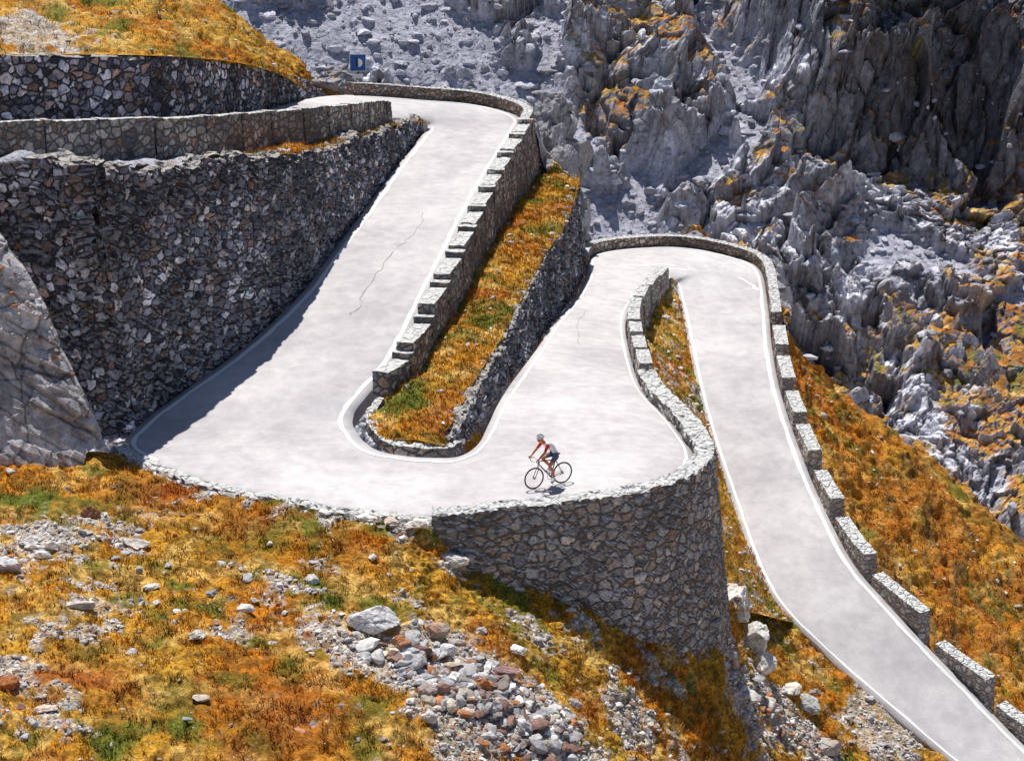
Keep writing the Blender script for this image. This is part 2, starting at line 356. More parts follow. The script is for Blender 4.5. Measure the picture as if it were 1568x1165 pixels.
segwall('stone_guard_wall','R',8.9,15.9,2.7,.03,.45,[(8,4),(9,3),(10,2.4),(11,2),(12,1.7),(13,1.4),(14,1.1),(15,.9),(17,.6)],1.0,M_par,d0=.1,th=.58,post=.2)
tt=np.linspace(4.9,8.85,50);P=Rc(tt)
wall('stone_guard_wall',P,-1,P[:,2]+.55,P[:,2]-.2,P[:,2]-ip(tt,[(4,1),(6,2),(8,5),(9,5)]),.05,.45,0,.12,M_red,.1,.04)
tt=np.linspace(31.7,38.4,90);P=Rc(tt)
wall('stone_guard_wall',P,-1,P[:,2]+.5,P[:,2]-.2,P[:,2]-2.5,.05,.45,0,.1,M_red,.09,.04)
segwall('stone_guard_wall','R',38.7,47.9,2.4,.7,.42,1.6,.45,M_blk,d0=.08,th=.55)
segwall('stone_guard_wall','L',0.1,5.35,2.6,.06,.75,2.6,.12,M_par,d0=.05,th=.4,post=.05)
tt=np.linspace(17.9,21.5,70);P=Lc(tt)
wall('stone_kerb',P,1,P[:,2]+.07,P[:,2]-.3,P[:,2]-.5,-.08,.42,0,.7,M_par,.08,.08,.08)
tt=np.linspace(16.2,22.8,70);P=Rc(tt)
wall('stone_kerb',P,-1,P[:,2]+.14,P[:,2]-.2,P[:,2]-.3,.45,.3,0,.0,M_par,.08,.06,.04)
# big retaining wall
tt=np.linspace(8.0,17.2,140);P=Lc(tt)
ext=np.array([[-13.0,57.6,.5],[-15,58.4,.6],[-18,58.4,.8],[-23,57.4,1]])
topt=[(8,4.8),(9,5.0),(10,5.5),(11,6.0),(12,6.4),(13,7.0),(14,7.5),(15,7.7),(16,8.1),(17.2,8.5)]
PW=np.r_[P,ext]; TW=np.r_[ip(tt,topt),8.7,8.9,9.0,9.1]
wall('stone_retaining_wall',PW,1,TW,PW[:,2]-.3,TW-1.2,.16,.7,.1,.0,M_mas,.09,.14,.35)
# upper road retaining wall
tt=np.linspace(0,4.15,60);P=Rc(tt)
top3=[(0,12.3),(1,11.4),(2,10.45),(3,8.75),(3.7,7.6),(4.15,6.7)]
wall('stone_retaining_wall',P,-1,ip(tt,top3),P[:,2]-.3,P[:,2],.1,.6,.08,0,M_mas,.12,.08,.06)
# island retaining wall
tt=np.linspace(22.6,32.3,120);P=Rc(tt)
top4=[(22.6,.35),(23,.5),(24,.65),(25,.8),(26,.95),(27,1.1),(28,1.3),(29,1.45),(30,1.6),(31,1.7),(32.3,1.9)]
off4=ip(tt,[(22.6,.6),(24,.5),(26,.25),(32.3,.2)])
P=P+np.c_[nrm(P,-1)*off4[:,None],np.zeros(len(P))]
Pisl=P.copy(); tisl=tt.copy()
endp=P[-1]+np.array([[-.2,1.2,0],[-.8,2.4,0],[-1.8,3.4,0]])
PI=np.r_[P,endp]; TI=np.r_[ip(tt,top4),1.9,1.9,1.9]
wall('stone_retaining_wall',PI,-1,TI,np.r_[P[:,2]-.3,[-4]*3],TI-1,.05,.35,.1,0,M_mas,.085,.14,.25)
# ---------------------------------------------------------------- secondary ground patches
def patch(name,ctrl,nu,nv,fn,mat=M_ground,amp=.25,fades=(0,0,0,0),rock=0,rocks=1.5):
    G=loft(ctrl,nu,nv); P=FLAT(G); fd=fadeu(nv,nu,*fades).ravel()
    d=amp*((fbm(P*.7,4,91)-.5)*1.6+(fbm(P*3,3,92)-.5)*.6)
    if rock:
        q=np.c_[P[:,0]+P[:,2]*.4,P[:,1]+P[:,2]*.6]
        d=d+rock*(crag(q,rocks,93,.8)+crag(q,rocks*.4,94,.8)+crag(q,rocks*.17,95,.8))
    G=(P+FLAT(gnorm(G))*(d*fd)[:,None]).reshape(G.shape)
    return G,grid_obj(name,G,mat,fn(FLAT(G)),not rock)
lt=np.array([8.6,9.4,10.2,11,12,13,14,15,15.9,16.8,17.8]); rt=np.array([32.3,31,30,29,28,27,26,25,24,23,22.6])
A=Rc(lt); A[:,2]-=ip(lt,[(8,2.6),(9,2.2),(10,1.7),(11,1.35),(12,1.05),(13,.8),(14,.5),(15,.25),(16,-.05),(18,-.15)])
A[:,:2]+=nrm(Rc(lt),-1)*ip(lt,[(8,.8),(15,.55),(18,.5)])[:,None]
B=np.array([np.interp(rt,tisl,Pisl[:,k]) for k in range(3)]).T
B[:,:2]+=nrm(B[::-1],-1)[::-1]*.34; B[:,2]=ip(rt,top4)+.03
endA=Rc(np.array([19.0]))[0]+[0.25,.55,.12]; endB=Rc(np.array([21.6]))[0]+[-.1,.5,.12]
A=np.r_[A,[endA]];B=np.r_[B,[endB]]
M=(A+B)/2; M[:,2]+=.14
flat0=BVHTree.FromPolygons([tuple(U(0,2000,0)),tuple(U(1568,2000,0)),tuple(U(784,0,0))],[(0,1,2)])
Gi,_=patch('grass_verge',[A,M,B],340,60,lambda P:grasscol(P,blobs(P,[(625,640,.9,.9)],flat0),0),amp=.3,fades=(0,.06,0,.05))
lt=np.array([33.8,32.8,31.8,30.8,29.8,28.8,27.8,26.9,26.2]); A=Lc(lt)
A[:,2]-=ip(lt,[(26,5.4),(27,4.0),(28,2.6),(29,1.7),(30,1.2),(31,.8),(32,.4),(34,.1)])
A[:,:2]+=nrm(Lc(lt[::-1]),1)[::-1]*ip(lt,[(26,.9),(28,.7),(34,.35)])[:,None]
B=Lc(np.array([35.6,36.6,37.4,38.2,39.2,40.2,41.4,42.6,43.8]))
A=np.r_[A,[PY(1104,925,57.3)]];B=np.r_[B,Lc(np.array([44.3]))];B[:,2]-=.01
M=(A+B)/2
Gs,_=patch('grass_verge',[A,M,B],300,50,lambda P:lerp(grasscol(P),gravcol(P),sst(.54,.70,fbm(P*1.2,4,77))),amp=.3,fades=(.1,.1,.0,.05))
rt=np.array([37.2,38.4,39.5,40.5,41.5,42.5,43.5,44.5,45.5,46.5,48]); A=Rc(rt); A[:,2]-=.5; A[:,:2]+=nrm(Rc(rt),-1)*.5
B=np.array([U(1186,500,-4.6),U(1200,545,-5.8),U(1245,578,-6.8),U(1300,618,-8),U(1360,668,-9.2),U(1420,716,-10.4),U(1480,768,-11.6),U(1535,815,-12.8),U(1600,870,-14),U(1690,950,-16),U(1850,1080,-19)])
M=(A+B)/2; M[:,2]+=.25
Cc=B+np.array([[6.,9.,-9.]]); Dd=Cc+np.array([[10,22,-32]])
def spurcol(P):
    q=np.c_[(P[:,0]*.8-P[:,1]*.25)*1.2,(P[:,1]+P[:,0]*.4)*.25,P[:,2]*0]
    c=lerp(grasscol(P,0,.10),C3(.52,.17,.02)*np.ones((len(P),1)),sst(.42,.6,fbm(q,4,78))*.6)
    return lerp(c,C3(.17,.10,.03),sst(.54,.66,fbm(q*2.2+4,4,79))*.7)
Gr,_=patch('grassy_hillside',[A,M,B,Cc,Dd],320,260,spurcol,amp=.8,fades=(.04,0,0,0))
wt=np.array([8,9,10,11,12,13,14,15,16,17.2]); A=Lc(wt); hz=ip(wt,topt)
A[:,:2]+=nrm(Lc(wt),1)*(.5+.1*(hz-A[:,2]))[:,None]; A[:,2]=hz-.0
A=np.r_[A,ext[:2]+[[-.6,1.6,8.1],[-.2,1.6,8.2]]]
B=Lc(np.array([7.6,7.0,6.5,5.9,5.3,4.7,4.0,3.3,2.7,2.0,1.2,.4])); B2=B.copy()
B[:,:2]+=nrm(B2,-1)*.3; B[:,2]+=np.r_[0.02,.0,-.05,-.2,-.4,np.full(7,-.7)]
M=(A+B)/2
def ledgecol(P):
    g=sst(-11.5,-8.5,P[:,0]+(fbm(P*.8,3,79)-.5)*3)
    return lerp(rockcol(P,.4),grasscol(P),g)
Gl,_=patch('grass_ledge',[A,M,B],260,50,ledgecol,amp=.45,fades=(0,.08,.02,0))
r0=[(-200,85,58),(0,84,63.9),(130,84,66.5),(250,86,69),(350,94,74),(420,111,79.8),(468,137,85.3)]
r1=[(-200,20,66),(0,20,70),(130,20,74),(250,25,77),(350,52,81),(410,82,85),(470,128,88)]
r2=[(-200,-60,80),(0,-60,84),(130,-50,86),(225,-20,89),(315,10,92),(398,66,93),(476,122,91)]
h=[[PY(*c) for c in r] for r in (r0,r1,r2)]
h.append([p+np.array([2,12,-10]) for p in h[2]])
def hillcol(P):
    c=PY(40,60,68)
    d=np.exp(-(((P[:,0]-c[0])/2.6)**2+((P[:,1]-c[1])/4)**2))
    return lerp(grasscol(P),gravcol(P),sst(.4,.6,d*.8+(fbm(P*2,4,66)-.5)*.9))
Gh,_=patch('grassy_hillside',h,300,220,hillcol,amp=.6,fades=(.05,0,0,0))
kk=[U(440,142,5.6),U(500,138,5.2),U(560,134,4.6),U(640,142,4.2),U(735,150,3.9),PY(812,175,92.5),PY(832,235,92),PY(868,300,90.5),PY(898,372,91.5),U(915,382,-3),U(960,372,-3.0),U(1040,370,-3.1),U(1110,382,-3.3),U(1172,402,-3.6),U(1188,440,-3.9),U(1196,500,-4.8)]
kk=np.array(kk); k1=kk+np.array([[1.0,4,-4.5]]); k2=kk+np.array([[3,14,-16]]); k3=kk+np.array([[6,34,-44]])
k0=kk+np.array([[0,-1.5,-.3]])
def skcol(P): return lerp(rockcol(P,.4),grasscol(P),sst(.54,.64,fbm(P*.4+5,3,67)))
Gk,_=patch('rocky_bank',[k0,kk,k1,k2,k3],420,200,skcol,M_mtn,.4,(.08,0,0,0),.45,1.8)
s0=[(-220,100,57.6),(-100,240,57.4),(0,372,57.0),(50,450,56.8),(105,568,56.4),(168,690,55.7)]
s1=[(-420,300,54),(-300,420,54),(-170,520,54.2),(-60,590,54.5),(40,645,54.8),(130,700,55)]
S0=np.array([PY(*c) for c in s0]);S1=np.array([PY(*c) for c in s1]);S2=S1+np.array([[0,-1.6,-2.2]]);Sb=S0+np.array([[-.2,1.1,-.7]])
def slabcol(P):
    c=rockcol(P,.46)*np.array([[1.05,1.0,.92]])
    q=P[:,2]+P[:,0]*.75+P[:,1]*.2
    return c*(1-.6*np.exp(-((q*1.1+fbm(P*.8,3,5)*.8)%1-.5)**2/.003))[:,None]
Gsl=loft([Sb,S0,S1,S2],260,260); Pq=FLAT(Gsl); q=np.c_[Pq[:,0]*.6+Pq[:,2]*.9,(Pq[:,2]*.5-Pq[:,0]*.5)*.55]
d=.6*crag(q,1.6,96,.3,.08)+.5*crag(q,.5,97,.5,.08)+.5*crag(q,.2,99,.5,.08)
Gsl=(Pq+np.array([[.5,-.6,.6]])*d[:,None]).reshape(Gsl.shape)
grid_obj('rock_slab',Gsl,M_slab,slabcol(FLAT(Gsl)),False)
# ---------------------------------------------------------------- mountain
xs=np.r_[np.linspace(-600,-54,40)[:-1],np.linspace(-54,54,820),np.linspace(54,600,40)[1:]]
ys=np.r_[np.linspace(-500,100,24)[:-1],np.linspace(100,122,24)[:-1],np.linspace(122,192,680),np.linspace(192,420,60)[1:]]
X,Y=np.meshgrid(xs,ys); x=X.ravel();y=Y.ravel()
zb=np.maximum(-34+.65*(y-130)+.35*np.maximum(y-196,0),-52)
P2=np.c_[x,y*1.2,np.zeros_like(x)]
wx=(fbm(P2*.12,4,101)-.5)*6; wy=(fbm(P2*.12,4,102)-.5)*6
yy=130+(y-130)/1.29
def capsule(ax,ay,bx,by,r):
    px=x+wx*.8;py=yy+wy*.5
    vx,vy=bx-ax,by-ay; tt=np.clip(((px-ax)*vx+(py-ay)*vy)/(vx*vx+vy*vy),0,1)
    return sst(1.25,.75,np.hypot(px-ax-tt*vx,py-ay-tt*vy)/r)
scree=np.maximum.reduce([capsule(-22,172,-6,163,7),capsule(-10,175,2,162,3.4),capsule(2,162,9,154,3.0),capsule(9,154,9,146,3.8),capsule(-10,158,3,150,4),capsule(17,172,21,164,2.2),capsule(31,150,42,147,1.8),capsule(6,176,3,166,2),capsule(20,160,15,156,1.6)])
scree=scree*sst(.70,.52,fbm(P2*.25+30,4,103))
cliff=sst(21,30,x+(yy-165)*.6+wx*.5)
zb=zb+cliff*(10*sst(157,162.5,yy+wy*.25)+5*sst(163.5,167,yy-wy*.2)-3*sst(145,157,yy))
macro=(fbm(P2*.05+3,4,104)-.5)*6-1.4*scree+(fbm(P2*.22+3,4,124)-.5)*2.2*(1-scree)
ca,sa=math.cos(.9),math.sin(.9)
q=np.c_[(x+wx)*ca+(y*1.05+wy)*sa,(-(x+wx)*sa+(y*1.05+wy)*ca)*1.35]
jx=(fbm(P2*1.1+5,3,106)-.5)*.8; jy=(fbm(P2*1.1+15,3,107)-.5)*.8
qj=q+np.c_[jx,jy]
mod=.35+1.1*sst(.35,.65,fbm(P2*.09+77,3,105))
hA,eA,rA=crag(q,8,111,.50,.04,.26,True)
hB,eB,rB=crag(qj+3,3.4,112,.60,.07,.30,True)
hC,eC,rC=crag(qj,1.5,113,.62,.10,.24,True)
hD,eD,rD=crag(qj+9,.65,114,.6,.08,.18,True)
cg=(1.0*hA+1.05*hB)*mod+.85*hC+.8*hD+.35*(fbm(P2*2.2,3,125)-.5)
q2=np.c_[x,y*1.2]
sc=.25*crag(q2,.55,115,.4,.08)+.4*(fbm(P2*.6,4,116)-.5)+.2*crag(q2,1.3,117,.3,0)*sst(.5,.7,fbm(P2*.3,3,118))
gmask=sst(.485,.555,fbm(P2*.13+60,5,119,.6)*.5+fbm(P2*.6+10,4,120)*.5-.012+.025*sst(0,30,x))*(1-scree)*sst(-4,8,x)
dsp=macro+cg*(1-scree)*(1-.4*gmask)+sc*scree
dy=-.50-.3*cliff; dz=np.sqrt(1-dy*dy)
G=np.c_[x,y+dy*dsp,zb+dz*dsp].reshape(len(ys),len(xs),3)
Nn=FLAT(gnorm(G))
Pr=np.c_[x,y*1.2,x*0]
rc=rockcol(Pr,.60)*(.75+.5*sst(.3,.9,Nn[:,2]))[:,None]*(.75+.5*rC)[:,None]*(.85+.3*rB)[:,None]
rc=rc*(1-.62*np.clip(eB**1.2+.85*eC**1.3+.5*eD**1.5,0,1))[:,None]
sccol=C3(.42,.42,.49)*(.7+.6*fbm(P2*3,4,121,.7))[:,None]*(.8+.4*fbm(P2*.3,3,122))[:,None]
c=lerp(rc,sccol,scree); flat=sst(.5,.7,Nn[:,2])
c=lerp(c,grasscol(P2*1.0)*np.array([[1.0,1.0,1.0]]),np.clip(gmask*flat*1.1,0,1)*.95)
c=lerp(c,c*.33,cliff*sst(154,158,yy)*.9*(1-.7*gmask*flat))  # shade of the upper right cliff painted into the vertex colour
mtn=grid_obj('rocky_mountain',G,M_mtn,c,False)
# ---------------------------------------------------------------- stones
def rockshape(sub,seed,npl=12,lo=.55,hi=.95,nz=.04):
    r=np.random.default_rng(seed); bm=bmesh.new(); bmesh.ops.create_icosphere(bm,subdivisions=sub,radius=1)
    V=np.array([v.co[:] for v in bm.verts]); Fc=np.array([[v.index for v in f.verts] for f in bm.faces]); bm.free()
    n=r.normal(size=(npl,3)); n/=np.linalg.norm(n,axis=1,keepdims=True); d=r.uniform(lo,hi,npl)
    dt=V@n.T; rr=np.where(dt>.05,d/np.maximum(dt,.05),9).min(1); rr=np.minimum(rr,1.05)
    V=V*rr[:,None]; V=V*(1+nz*(fbm(V*3+seed,3,seed)-.5)*2)[:,None]
    return V,Fc
VAR=[rockshape(2,s,9,.35,.9,.08) for s in range(8)]
def rotm(n):
    q=rng.normal(size=(n,4)); q/=np.linalg.norm(q,axis=1,keepdims=True); w,x,y,z=q.T
    return np.stack([1-2*(y*y+z*z),2*(x*y-z*w),2*(x*z+y*w),2*(x*y+z*w),1-2*(x*x+z*z),2*(y*z-x*w),2*(x*z-y*w),2*(y*z+x*w),1-2*(x*x+y*y)],1).reshape(n,3,3)
def sample(G,n,w=None):
    a=G[1:,:-1]-G[:-1,:-1];b=G[:-1,1:]-G[:-1,:-1]; ar=np.linalg.norm(np.cross(a,b),axis=-1)
    if w is not None: ar=ar*(w[:-1,:-1])
    p=ar.ravel()/ar.sum(); k=rng.choice(len(p),n,p=p); i,j=np.divmod(k,G.shape[1]-1); u=rng.random((n,1));v=rng.random((n,1))
    return G[i,j]*(1-u)*(1-v)+G[i,j+1]*u*(1-v)+G[i+1,j]*(1-u)*v+G[i+1,j+1]*u*v
def stones(name,P,S,colf,sink=.25,mat=M_stone):
    VV=[];FF=[];CC=[];o=0
    n=len(P); vi=rng.integers(0,len(VAR),n); R=rotm(n); sc=rng.uniform(.5,1.5,(n,3))*S[:,None]; sc[:,2]*=.6
    c=colf(n)
    for v,(V,Fc) in enumerate(VAR):
        m=vi==v
        if not m.any(): continue
        W=np.einsum('nij,kj->nki',R[m],V)*sc[m][:,None,:]+P[m][:,None,:]; W[...,2]+=(S[m]*sink)[:,None]
        k=m.sum(); VV.append(W.reshape(-1,3)); FF.append((Fc[None]+(np.arange(k)*len(V))[:,None,None]+o).reshape(-1,3)); o+=k*len(V)
        CC.append(np.repeat(c[m],len(V),0))
    return mesh_np(name,np.concatenate(VV),np.concatenate(FF),mat,np.concatenate(CC),False)
PAL=np.array([(.55,.53,.52),(.74,.71,.68),(.42,.41,.43),(.33,.27,.24),(.48,.20,.09),(.64,.55,.43),(.27,.16,.13),(.5,.49,.5)])
def pcol(w):
    w=np.array(w)/sum(w)
    return lambda n:PAL[rng.choice(8,n,p=w)]*rng.uniform(.75,1.2,(n,1))
vis=np.where((Gf[...,1]>36)&(Gf[...,0]>-19)&(Gf[...,0]<24),1.,0.)
S1_=sample(Gf,15000,vis*(fgmask**2+.004)); sz=.022+.10*rng.random(15000)**5
stones('scattered_stones',S1_,sz,pcol([4,4,3,2,1.2,3,1,3]),.15)
pile=blobs(FLAT(Gf),[(640,1015,.8,1),(700,1050,1.,1.2),(770,1080,1.1,1.3),(830,1120,1.,1.1),(560,1000,.6,.5),(1180,1090,.7,.6),(1130,1040,.6,.5),(40,850,.9,.35)]).reshape(Gf.shape[:2])
S2_=sample(Gf,1900,vis*np.clip(pile-.25,0,2)); sz=.055+.24*rng.random(1900)**3.2
stones('rubble_pile',S2_,sz,pcol([4,3,3,3,2,2,3,3]),.3)
S3_=sample(Gf,800,vis); stones('scattered_stones',S3_,.03+.17*rng.random(800)**4,pcol([4,5,2,1,.6,4,.5,2]),.1)
stones('scattered_stones',sample(Gsl[80:112],260),.03+.16*rng.random(260)**3,pcol([2,2,2,3,4,2,4,1]),.2)
mv=np.where((G[...,0]>-50)&(G[...,0]<50)&(G[...,1]>125)&(G[...,1]<195),1.,0.)*(scree.reshape(X.shape)*2+.2)
stones('scree_stones',sample(G,8000,mv),.08+.7*rng.random(8000)**6,lambda n:np.array([[.52,.52,.58]])*rng.uniform(.5,1.25,(n,1)),.2)
for Gp,n in ((Gi,200),(Gs,500),(Gr[:110],400),(Gh,500),(Gl,200)):
    stones('scattered_stones',sample(Gp,n),.03+.14*rng.random(n)**4,pcol([4,5,2,1,.6,3,.5,3]),.2)
def boulder(px,py,size,c,seed,P=None,name='boulder',zo=.2,lich=0,cg_=.3):
    V,Fc=rockshape(5,seed,11,.45,.92,.14)
    qq=np.c_[V[:,0]+V[:,2]*.8,V[:,1]-V[:,2]*.7]
    V=V+((crag(qq,.7,seed,.5,.2)+.6*crag(qq+4,.28,seed+1,.5,.2))*cg_)[:,None]*V
    p=hit(fgbvh,px,py) if P is None else P
    a=seed*1.7; Rz=np.array([[math.cos(a),-math.sin(a),0],[math.sin(a),math.cos(a),0],[0,0,1]])
    W=(V@Rz.T)*np.array(size)*.5+p+[0,0,size[2]*zo]
    cc=np.array(c)[None]*(.6+.8*fbm(W*3,4,seed))[:,None]
    if lich: cc=lerp(cc,C3(.5,.17,.04),sst(.5,.6,fbm(W*2.3,3,seed+3))*lich)
    return mesh_np(name,W,Fc,M_stone,cc,False)
for b in [((578,962),(1.5,1.1,.9),(.70,.68,.68),201,0),((614,992),(.75,.6,.55),(.46,.22,.13),202,.8),((668,972),(.8,.7,.7),(.45,.36,.3),203,.4),((770,1035),(.9,.6,.5),(.32,.19,.19),204,0),((733,1058),(.7,.6,.6),(.46,.19,.08),205,.8),((790,998),(.55,.5,.3),(.78,.76,.72),206,0),((737,968),(.4,.4,.3),(.6,.58,.55),207,0),((945,950),(.8,.6,.6),(.45,.17,.07),208,.7),((690,862),(1.0,.5,.35),(.72,.68,.64),209,0),((138,792),(.6,.5,.5),(.28,.16,.11),210,.3),((12,870),(.9,.7,.5),(.62,.61,.62),211,0),((205,835),(.9,.5,.35),(.66,.6,.54),212,0),((120,930),(.9,.5,.25),(.7,.64,.56),213,0),((480,890),(.5,.4,.3),(.62,.6,.57),214,0),((570,855),(.3,.3,.2),(.7,.68,.65),215,0),((1145,985),(1.3,1.6,1.1),(.70,.68,.63),216,0),((1128,935),(1.2,1.6,1.3),(.66,.63,.6),217,0),((1165,1020),(1.0,1.3,1.0),(.66,.63,.6),218,0),((1235,1085),(.9,.9,.7),(.5,.49,.47),219,0),((1265,1150),(1.0,.9,.7),(.55,.5,.46),220,.2),((1210,1060),(.8,.8,.5),(.7,.64,.56),221,0),((10,1050),(.6,.5,.4),(.34,.15,.09),222,.5),((325,910),(.4,.3,.2),(.3,.3,.3),223,0),((235,900),(.5,.4,.2),(.7,.65,.6),224,0),((640,806),(.7,.4,.3),(.78,.73,.68),225,.2),((600,800),(.5,.4,.25),(.68,.55,.45),226,.3),((855,1120),(.6,.5,.4),(.4,.38,.37),227,0),((880,1080),(.5,.4,.3),(.5,.47,.45),228,0),((660,1100),(.5,.4,.35),(.6,.57,.55),229,0),((80,840),(.5,.4,.3),(.7,.65,.6),230,0),((1080,965),(1.0,.8,.7),(.25,.25,.27),231,0),((375,935),(.6,.5,.25),(.74,.7,.65),232,0),((760,1085),(.5,.45,.4),(.4,.38,.36),233,0),((45,830),(.6,.5,.25),(.74,.71,.68),234,0),((300,975),(.5,.4,.25),(.7,.66,.6),235,0),((70,1090),(.8,.5,.3),(.7,.6,.5),236,.2),((560,793),(.7,.35,.2),(.78,.74,.69),237,0),((500,787),(.6,.3,.2),(.78,.74,.69),238,0)]:
    boulder(b[0][0],b[0][1],b[1],b[2],b[3],lich=b[4])
OC=[(835,195,94,(1.8,2,2.6)),(850,225,93,(1.6,2,2.4)),(862,262,92,(1.6,2,2.6)),(872,300,91.5,(1.4,1.8,2.4)),(845,165,97,(2,2.4,2)),(866,190,97,(1.5,2,2)),(884,340,91.5,(1.3,1.6,2.6)),(880,240,96,(1.6,2,3)),(468,120,94,(1.4,1.4,.9)),(500,128,94,(1.6,1.4,.8)),(440,100,95,(1.5,1.4,1)),(520,118,97,(1.6,1.4,1.2)),(890,365,92,(1,1.4,2))]
for k,(px,py,Yd,sz) in enumerate(OC):
    boulder(0,0,sz,(.36,.35,.37),301+k,P=PY(px,py,Yd),name='rock_outcrop',zo=0,cg_=.55)
for k,(px,py,Yd,sz) in enumerate([(232,262,64.8,(1.1,.7,.5)),(280,254,65.3,(1.2,.7,.6)),(175,266,63.6,(1.0,.7,.5)),(330,246,66.5,(.9,.7,.6)),(395,244,69,(1,.7,.6)),(430,240,70.6,(.9,.7,.6)),(455,246,71.5,(.7,.6,.5))]):
    boulder(0,0,sz,(.66,.62,.56),331+k,P=PY(px,py,Yd),name='boulder',zo=0)
# ---------------------------------------------------------------- grass blades
def blades(name,P,colr,h=(.06,.2),w=.02,k=7):
    n=len(P); Pb=np.repeat(P,k,0)+rng.normal(size=(n*k,3))*[.05,.05,0]; N=n*k
    hh=rng.uniform(h[0],h[1],N)*np.repeat(rng.uniform(.5,1.2,n),k); a=rng.uniform(0,6.28,N); ln=rng.normal(size=(N,2))*.6*hh[:,None]
    dx=np.c_[np.cos(a),np.sin(a),a*0]*(w*rng.uniform(.5,1.2,N))[:,None]
    tip=Pb+np.c_[ln,hh]; V=np.stack([Pb-dx-[0,0,.03],Pb+dx-[0,0,.03],tip],1)
    c=np.repeat(np.repeat(colr,k,0)*rng.uniform(.55,1.4,(N,1)),3,0)
    return mesh_np(name,V,np.arange(N*3).reshape(-1,3),M_grass,c,False)
clump=(.12+1.3*sst(.42,.60,fbm(FLAT(Gf)*2.2,3,140))).reshape(Gf.shape[:2])
Pg=sample(Gf,25000,vis*(1.005-fgmask)*clump)
blades('dry_grass',Pg,grasscol(Pg,blobs(Pg,GREEN)*.8,blobs(Pg,RED)),(.05,.18),.017,6)
for Gp,n,f in ((Gi,4500,grasscol),(Gs,3000,grasscol),(Gr[:110],8000,spurcol),(Gh,4000,grasscol)):
    Pg=sample(Gp,n); blades('dry_grass',Pg,f(Pg),(.05,.18),.02,6)
Pg=sample(Gl,2500); Pg=Pg[Pg[:,0]>-9.5]; blades('dry_grass',Pg,grasscol(Pg),(.05,.18),.02,6)
# ---------------------------------------------------------------- road cracks / patches
rb=BVHTree.FromPolygons([tuple(v.co) for v in road.data.vertices],[tuple(p.vertices) for p in road.data.polygons])
def rl(pts,w,mat,name,jit=.12):
    C=[hit(rb,*p) for p in pts]; tt=np.linspace(0,len(C)-1,len(C)*16); Q=cr(C,tt)
    Q[:,0]+=(fbm(np.c_[tt*4,tt*0+len(pts),tt*0],4,int(pts[0][0]))-.5)*jit*4
    Nn=nrm(Q,1); ww=w*(.1+1.5*vnoise(np.c_[tt*5,tt*0,tt*0],4))
    A=Q.copy();B=Q.copy();A[:,:2]-=Nn*ww[:,None];B[:,:2]+=Nn*ww[:,None]
    for S in (A,B):
        for i in range(len(S)):
            h=rb.ray_cast(Vector((S[i,0],S[i,1],S[i,2]+1)),Vector((0,0,-1)),3); S[i,2]=(h[0].z if h[0] else S[i,2])+.009
    o=grid_obj(name,np.stack([A,B],1),mat); o.parent=road
rl([(600,385),(575,420),(550,465),(538,482)],.017,M_crack,'road_crack')
rl([(652,325),(630,360),(605,380)],.010,M_crack,'road_crack')
rl([(895,475),(885,510),(888,530)],.010,M_crack,'road_crack')
for a in ([(985,408),(1010,405),(1035,408)],[(1000,414),(1030,412),(1055,414)],[(955,407),(975,405)],[(1130,425),(1150,435),(1160,445)],[(1120,402),(1140,410)]):
    rl(a,.10,M_white,'road_patch',.05)
# ---------------------------------------------------------------- helpers for objects
def tube(name,pts,r,mat,parent=None,closed=False):
    pts=[Vector(p) for p in pts]; cu=bpy.data.curves.new(name,'CURVE'); cu.dimensions='3D'; sp=cu.splines.new('POLY'); sp.points.add(len(pts)-1)
    for i,p in enumerate(pts): sp.points[i].co=(*p,1)
    cu.bevel_depth=r
    sp.use_cyclic_u=closed; cu.bevel_resolution=2; cu.use_fill_caps=True
    o=bpy.data.objects.new(name,cu); me=bpy.data.meshes.new_from_object(o); bpy.data.objects.remove(o)
    me.materials.clear(); me.materials.append(mat)
    for p in me.polygons: p.use_smooth=True
    o=link(bpy.data.objects.new(name,me)); o.parent=parent; return o
def bmobj(name,fn,mat,parent=None,smooth=False,bev=0):
    bm=bmesh.new(); fn(bm)
    if bev: bmesh.ops.bevel(bm,geom=bm.edges[:],offset=bev,segments=2,affect='EDGES')
    me=bpy.data.meshes.new(name); bm.to_mesh(me); bm.free(); me.materials.append(mat)
    for p in me.polygons: p.use_smooth=smooth
    o=link(bpy.data.objects.new(name,me)); o.parent=parent; return o
def box(c,s,rot=None):
    def f(bm): bmesh.ops.create_cube(bm,size=1,matrix=Matrix.Translation(c)@(rot or Matrix.Identity(4))@Matrix.Diagonal((*s,1)))
    return f
M_blue=plain('sign_blue',(.02,.10,.34),.4); M_swh=plain('sign_white',(.8,.8,.8),.4); M_steel=plain('galvanised_steel',(.35,.35,.36),.4,.6); M_black=plain('black_symbol',(.02,.02,.025),.5)
sp=PY(549,140,92.5); sign=bpy.data.objects.new('traffic_sign',None); link(sign); sign.location=sp; sign.rotation_euler=(0,0,math.radians(4))
tube('post',[(-.1,0,-.8),(-.1,0,1.75)],.035,M_steel,parent=sign)
bmobj('plate_back',box((0,-.045,1.35),(.78,.02,.82)),M_swh,sign,bev=.008)
bmobj('plate',box((0,-.06,1.35),(.72,.012,.76)),M_blue,sign,bev=.004)
def disc(bm):
    vs=[bm.verts.new((.02+.2*math.sin(a),-.072,1.35-.2*math.cos(a))) for a in np.linspace(0,math.pi,14)]
    bm.faces.new(vs)
bmobj('symbol_bend',disc,M_swh,sign)
bmobj('symbol_bar',box((-.06,-.071,1.38),(.07,.006,.4)),M_black,sign)
bmobj('lower_plate',box((-.02,-.05,.72),(.5,.02,.2)),M_swh,sign,bev=.005)
